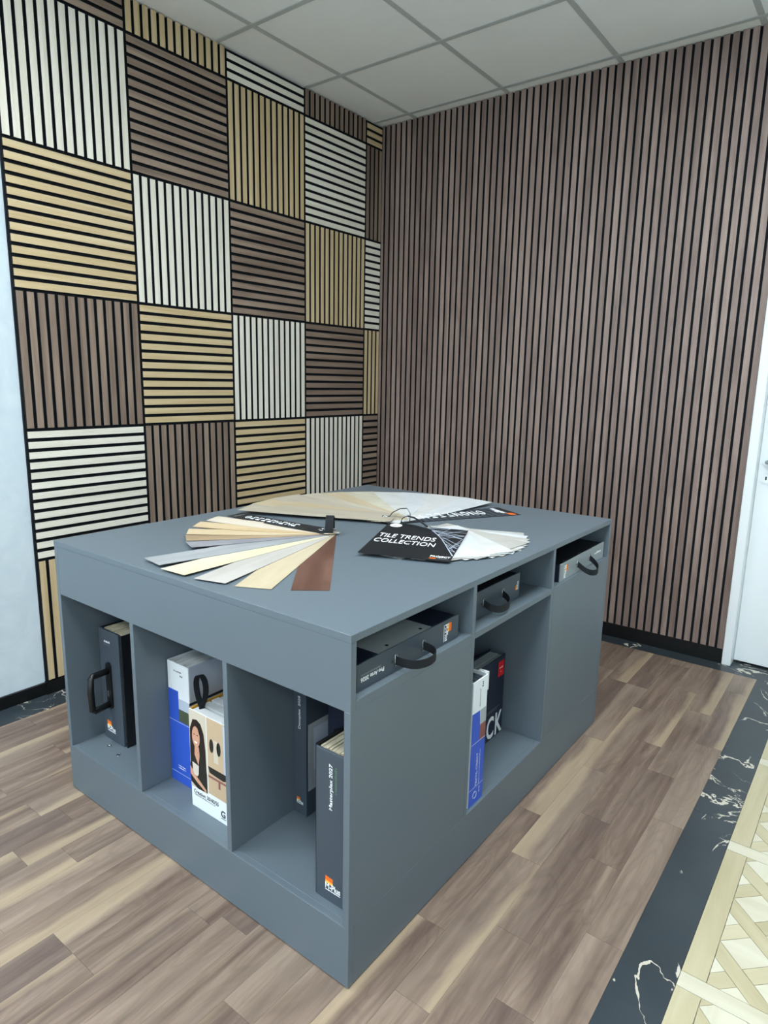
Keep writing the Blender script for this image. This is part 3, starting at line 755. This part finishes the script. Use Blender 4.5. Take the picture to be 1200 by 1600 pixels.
W_ = {n: decor(n, *c) for n, c in {
    'brown': ((84, 56, 46), (112, 78, 66), (138, 102, 88)), 'oak': ((196, 178, 146), (216, 200, 168), (228, 216, 190)),
    'greige': ((196, 190, 184), (214, 209, 203), (226, 222, 218)), 'cream': ((232, 222, 186), (240, 232, 202), (246, 240, 218)),
    'grey': ((156, 160, 164), (176, 180, 184), (194, 196, 198)), 'slate': ((134, 134, 144), (158, 158, 166), (178, 178, 186)),
    'tanbrown': ((168, 142, 110), (188, 164, 132), (204, 182, 150)), 'lighttan': ((206, 180, 140), (224, 200, 162), (234, 216, 182)),
    'peach': ((218, 186, 138), (232, 206, 164), (240, 220, 186)), 'pink': ((232, 214, 192), (240, 226, 206), (246, 234, 218)),
    'beige': ((186, 176, 158), (204, 194, 176), (216, 208, 192)), 'sand': ((200, 180, 144), (216, 198, 164), (228, 212, 182)),
    'pale': ((206, 196, 176), (220, 212, 194), (230, 224, 210))}.items()}
S_ = {'ivory': stone('stone_ivory', (206, 200, 176), (226, 222, 204)), 'white': stone('stone_white', (214, 216, 214), (232, 233, 232)),
      'lightgrey': stone('stone_light_grey', (190, 192, 190), (212, 213, 212)), 'cool': stone('stone_cool_white', (212, 218, 222), (230, 234, 238)),
      'warm': stone('stone_warm_grey', (184, 182, 176), (206, 204, 198))}

# deck of wood plank strips, front left
t = tag(empty('sample_fan', (1.25, -1.885, DH)), 'fanned deck of wood plank strips at the front left of the tabletop', 'sample fan', None)
z = 0.0003
for ang, ln, w, mt, cu in ((-50, .596, .093, 'brown', 0), (-63.4, .597, .093, 'oak', 0), (-75, .593, .093, 'greige', .002), (-87.5, .590, .093, 'cream', .003), (-99, .580, .092, 'grey', .004),
                           (-113, .432, .078, 'slate', .004), (-123, .428, .078, 'tanbrown', .006), (-133, .425, .078, 'lighttan', .008), (-146, .418, .078, 'peach', .010), (-159, .405, .078, 'pink', .010)):
    sheet('sample_strip', t, ang, ln, w, z, W_[mt], curl=cu, root=.034); z += ST+.0002
c = sheet('cover', t, -175, .395, .075, z, M_['black_case'], curl=.004, root=.03); zc = z+ST
def glyphs(par, x0, x1, yw, zz, n, seed, side=1):
    rnd = random.Random(seed); st = (x1-x0)/n
    for i in range(n):
        xm = x0+st*(i+.5); k = rnd.choice((0, 1, 2))
        zq = zz+.0015
        if k == 0: tube('title_stroke', [(xm+st*.32*math.cos(a*.7), yw*math.sin(a*.7), zq) for a in range(9)], .0016, M_['print_white'], par, True, 5)
        elif k == 1: tube('title_stroke', [(xm-st*.3, -yw, zq), (xm-st*.3, yw, zq), (xm+st*.3, -yw, zq), (xm+st*.3, yw, zq)], .0016, M_['print_white'], par, False, 5)
        else: tube('title_stroke', [(xm-st*.3, yw, zq), (xm+st*.3, yw, zq), (xm, 0, zq), (xm+st*.3, -yw, zq), (xm-st*.3, -yw, zq)], .0016, M_['print_white'], par, False, 5)
glyphs(c, .10, .34, .014, ST+.0006, 9, 5)
scribble('small_print', .05, .010, 5, M_['print_grey'], c, (.372, 0, ST+.0036), -Y, X, seed=81)
tube('eyelet', [(.012*math.cos(a*math.pi/8), .012*math.sin(a*math.pi/8), zc+.002) for a in range(16)], .002, M_['steel'], t, True, 6)
sweep('strap_loop', [(.022-.6*x, .014+.8*x, zz) for x, zz in ((-.035, zc), (-.034, zc+.020), (-.022, zc+.042), (.0, zc+.050), (.020, zc+.043), (.031, zc+.020), (.030, zc+.001))], .026, .002, (.8, .6, 0), M_['webbing'], t)

# deck of pale planks and stones, back
t = tag(empty('sample_fan', (1.27, -1.57, DH)), 'wide fan of pale wood and stone strips at the back of the tabletop', 'sample fan')
z = .0003
c = sheet('cover', t, 61, .535, .155, z, M_['black_case'], root=.03)
for i in range(15): box('cover_stripe', .10+i*.028, .116+i*.028, -.074, .074, ST, ST+.0003, M_['dark_case'], c)
glyphs(c, .10, .42, .030, ST+.0004, 9, 12)
scribble('small_print', .10, .028, 8, M_['print_white'], c, (.485, .015, ST+.0006), Y, -X, seed=91)
box('cover_logo', .495, .520, -.070, -.035, ST+.0002, ST+.0007, M_['print_orange'], c)
z += ST+.0006
for ang, mt, cu in ((82, S_['cool'], .012), (98, S_['white'], .010), (112, S_['cool'], .008), (126, S_['white'], .006), (141, S_['ivory'], .006),
                    (155, W_['sand'], .006), (167, W_['pale'], .006), (177, W_['beige'], .008), (190, W_['sand'], .006), (204, W_['beige'], .004)):
    sheet('sample_strip', t, ang, .545, .148, z, mt, curl=cu, root=.035); z += ST+.0002
tube('eyelet', [(.012*math.cos(a*math.pi/8), .012*math.sin(a*math.pi/8), z+.001) for a in range(16)], .002, M_['steel'], t, True, 6)
sweep('strap_loop', [(.012, .008, z+.001), (.020, .016, z+.016), (.040, .034, z+.030), (.066, .040, z+.034), (.088, .030, z+.020), (.096, .018, z-.006), (.098, .012, .012)], .014, .002, (.6, -.75, .1), M_['webbing'], t)

# deck of stone tiles with the black title sheet on top, front right
FW, FL, YAWC = .267, .338, .3794
ud = Vector((math.cos(YAWC), math.sin(YAWC), 0)); PV0 = Vector((1.515, -1.662, DH))
t = tag(empty('sample_fan', PV0), 'fan of pale stone tile sheets under a black title sheet', 'sample fan')
order = [-23, 92, 84, 76, 69, -11, 60, 54, 47, 37, 28, 19, 13, 64, 41, 23]
cols = ['white', 'lightgrey', 'cool', 'warm', 'white', 'white', 'lightgrey', 'white', 'warm', 'cool', 'lightgrey', 'white', 'warm', 'warm', 'white', 'cool']
for k, (ph, mt) in enumerate(zip(order, cols)):
    d = Matrix.Rotation(math.radians(ph), 3, 'Z') @ ud; pz = .002+k*.0012; oz = .0005+k*.0004
    beta = math.asin((pz-oz)/FL); pu = Z.cross(d)*math.cos(beta)+Z*math.sin(beta)
    ua = .0 if ph < 0 else -FW/2
    poly('tile_sheet', [(ua, -FL+.030), (FW/2-.010, -FL+.030), (FW/2-.010, .012), (ua, .012)], .0008, S_[mt], t, (0, 0, pz), d, pu)
cx_, sx_ = math.cos(.0177), math.sin(.0177); cr_, sr_ = math.cos(.0509), math.sin(.0509)
RM = Matrix.Rotation(YAWC, 3, 'Z') @ Matrix.Rotation(.0177, 3, 'Y') @ Matrix.Rotation(.0509, 3, 'X')
cov = poly('title_sheet', rect(0, FW, 0, FL), .0018, M_['black_case'], t, Vector((1.5159, -2.0231, .8472))-PV0, RM @ X, RM @ Y)
zt = .0019
text('title_lettering', 'TILE TRENDS', .180, .040, M_['print_white'], cov, (.098, .194, zt), X, Y)
text('title_lettering', 'COLLECTION', .189, .037, M_['print_white'], cov, (.103, .138, zt), X, Y)
poly('round_emblem', ell(.031, .314, .020, .020, 28), .0005, M_['print_white'], cov, (0, 0, zt), X, Y)
scribble('emblem_print', .018, .005, 4, M_['print_grey'], cov, (.031, .314, zt+.0006), X, Y, seed=101)
text('logo_lettering', 'PROJECT', .058, .018, M_['print_white'], cov, (.234, .032, zt), X, Y, bold=.02)
box('logo_flame', .205, .224, .012, .019, zt, zt+.0005, M_['print_orange'], cov); scribble('logo_print', .034, .005, 8, M_['print_grey'], cov, (.245, .016, zt), X, Y, seed=102)
rnd = random.Random(5)
def line(a, b_, w=.0007):
    a, b_ = Vector(a), Vector(b_); d = (b_-a); L = d.length; d.normalize()
    poly('network_line', rect(0, L, -w, w), .0003, M_['sky_print'], cov, (a.x, a.y, zt), (d.x, d.y, 0), (-d.y, d.x, 0))
arcp = [(.085, .337), (.110, .331), (.136, .318), (.160, .290), (.182, .253), (.203, .212), (.222, .165), (.242, .112), (.265, .052)]
for i in range(8): line(arcp[i], arcp[i+1], .0012)
edge = [(FW-.001, .335-.035*i) for i in range(9)]+[(.15+.03*i, FL-.001) for i in range(4)]
for i, a in enumerate(arcp[1:8]):
    for e in edge:
        if e[0] > a[0]+.015 and abs(e[1]-a[1]) < .12 and rnd.random() < .5: line(a, e)
tube('eyelet', [(.136+.008*math.cos(a*math.pi/8), .326+.008*math.sin(a*math.pi/8), zt+.001) for a in range(16)], .0016, M_['steel'], cov, True, 6)
sweep('strap_loop', [(.140, .322, zt), (.115, .332, zt+.012), (.085, .342, zt+.024), (.060, .350, zt+.026), (.044, .350, zt+.018), (.040, .342, zt+.006), (.055, .334, zt+.002), (.09, .326, zt+.0015), (.125, .312, zt+.001), (.155, .293, zt+.001)], .007, .0014, (.3, .9, .3), M_['webbing'], cov)
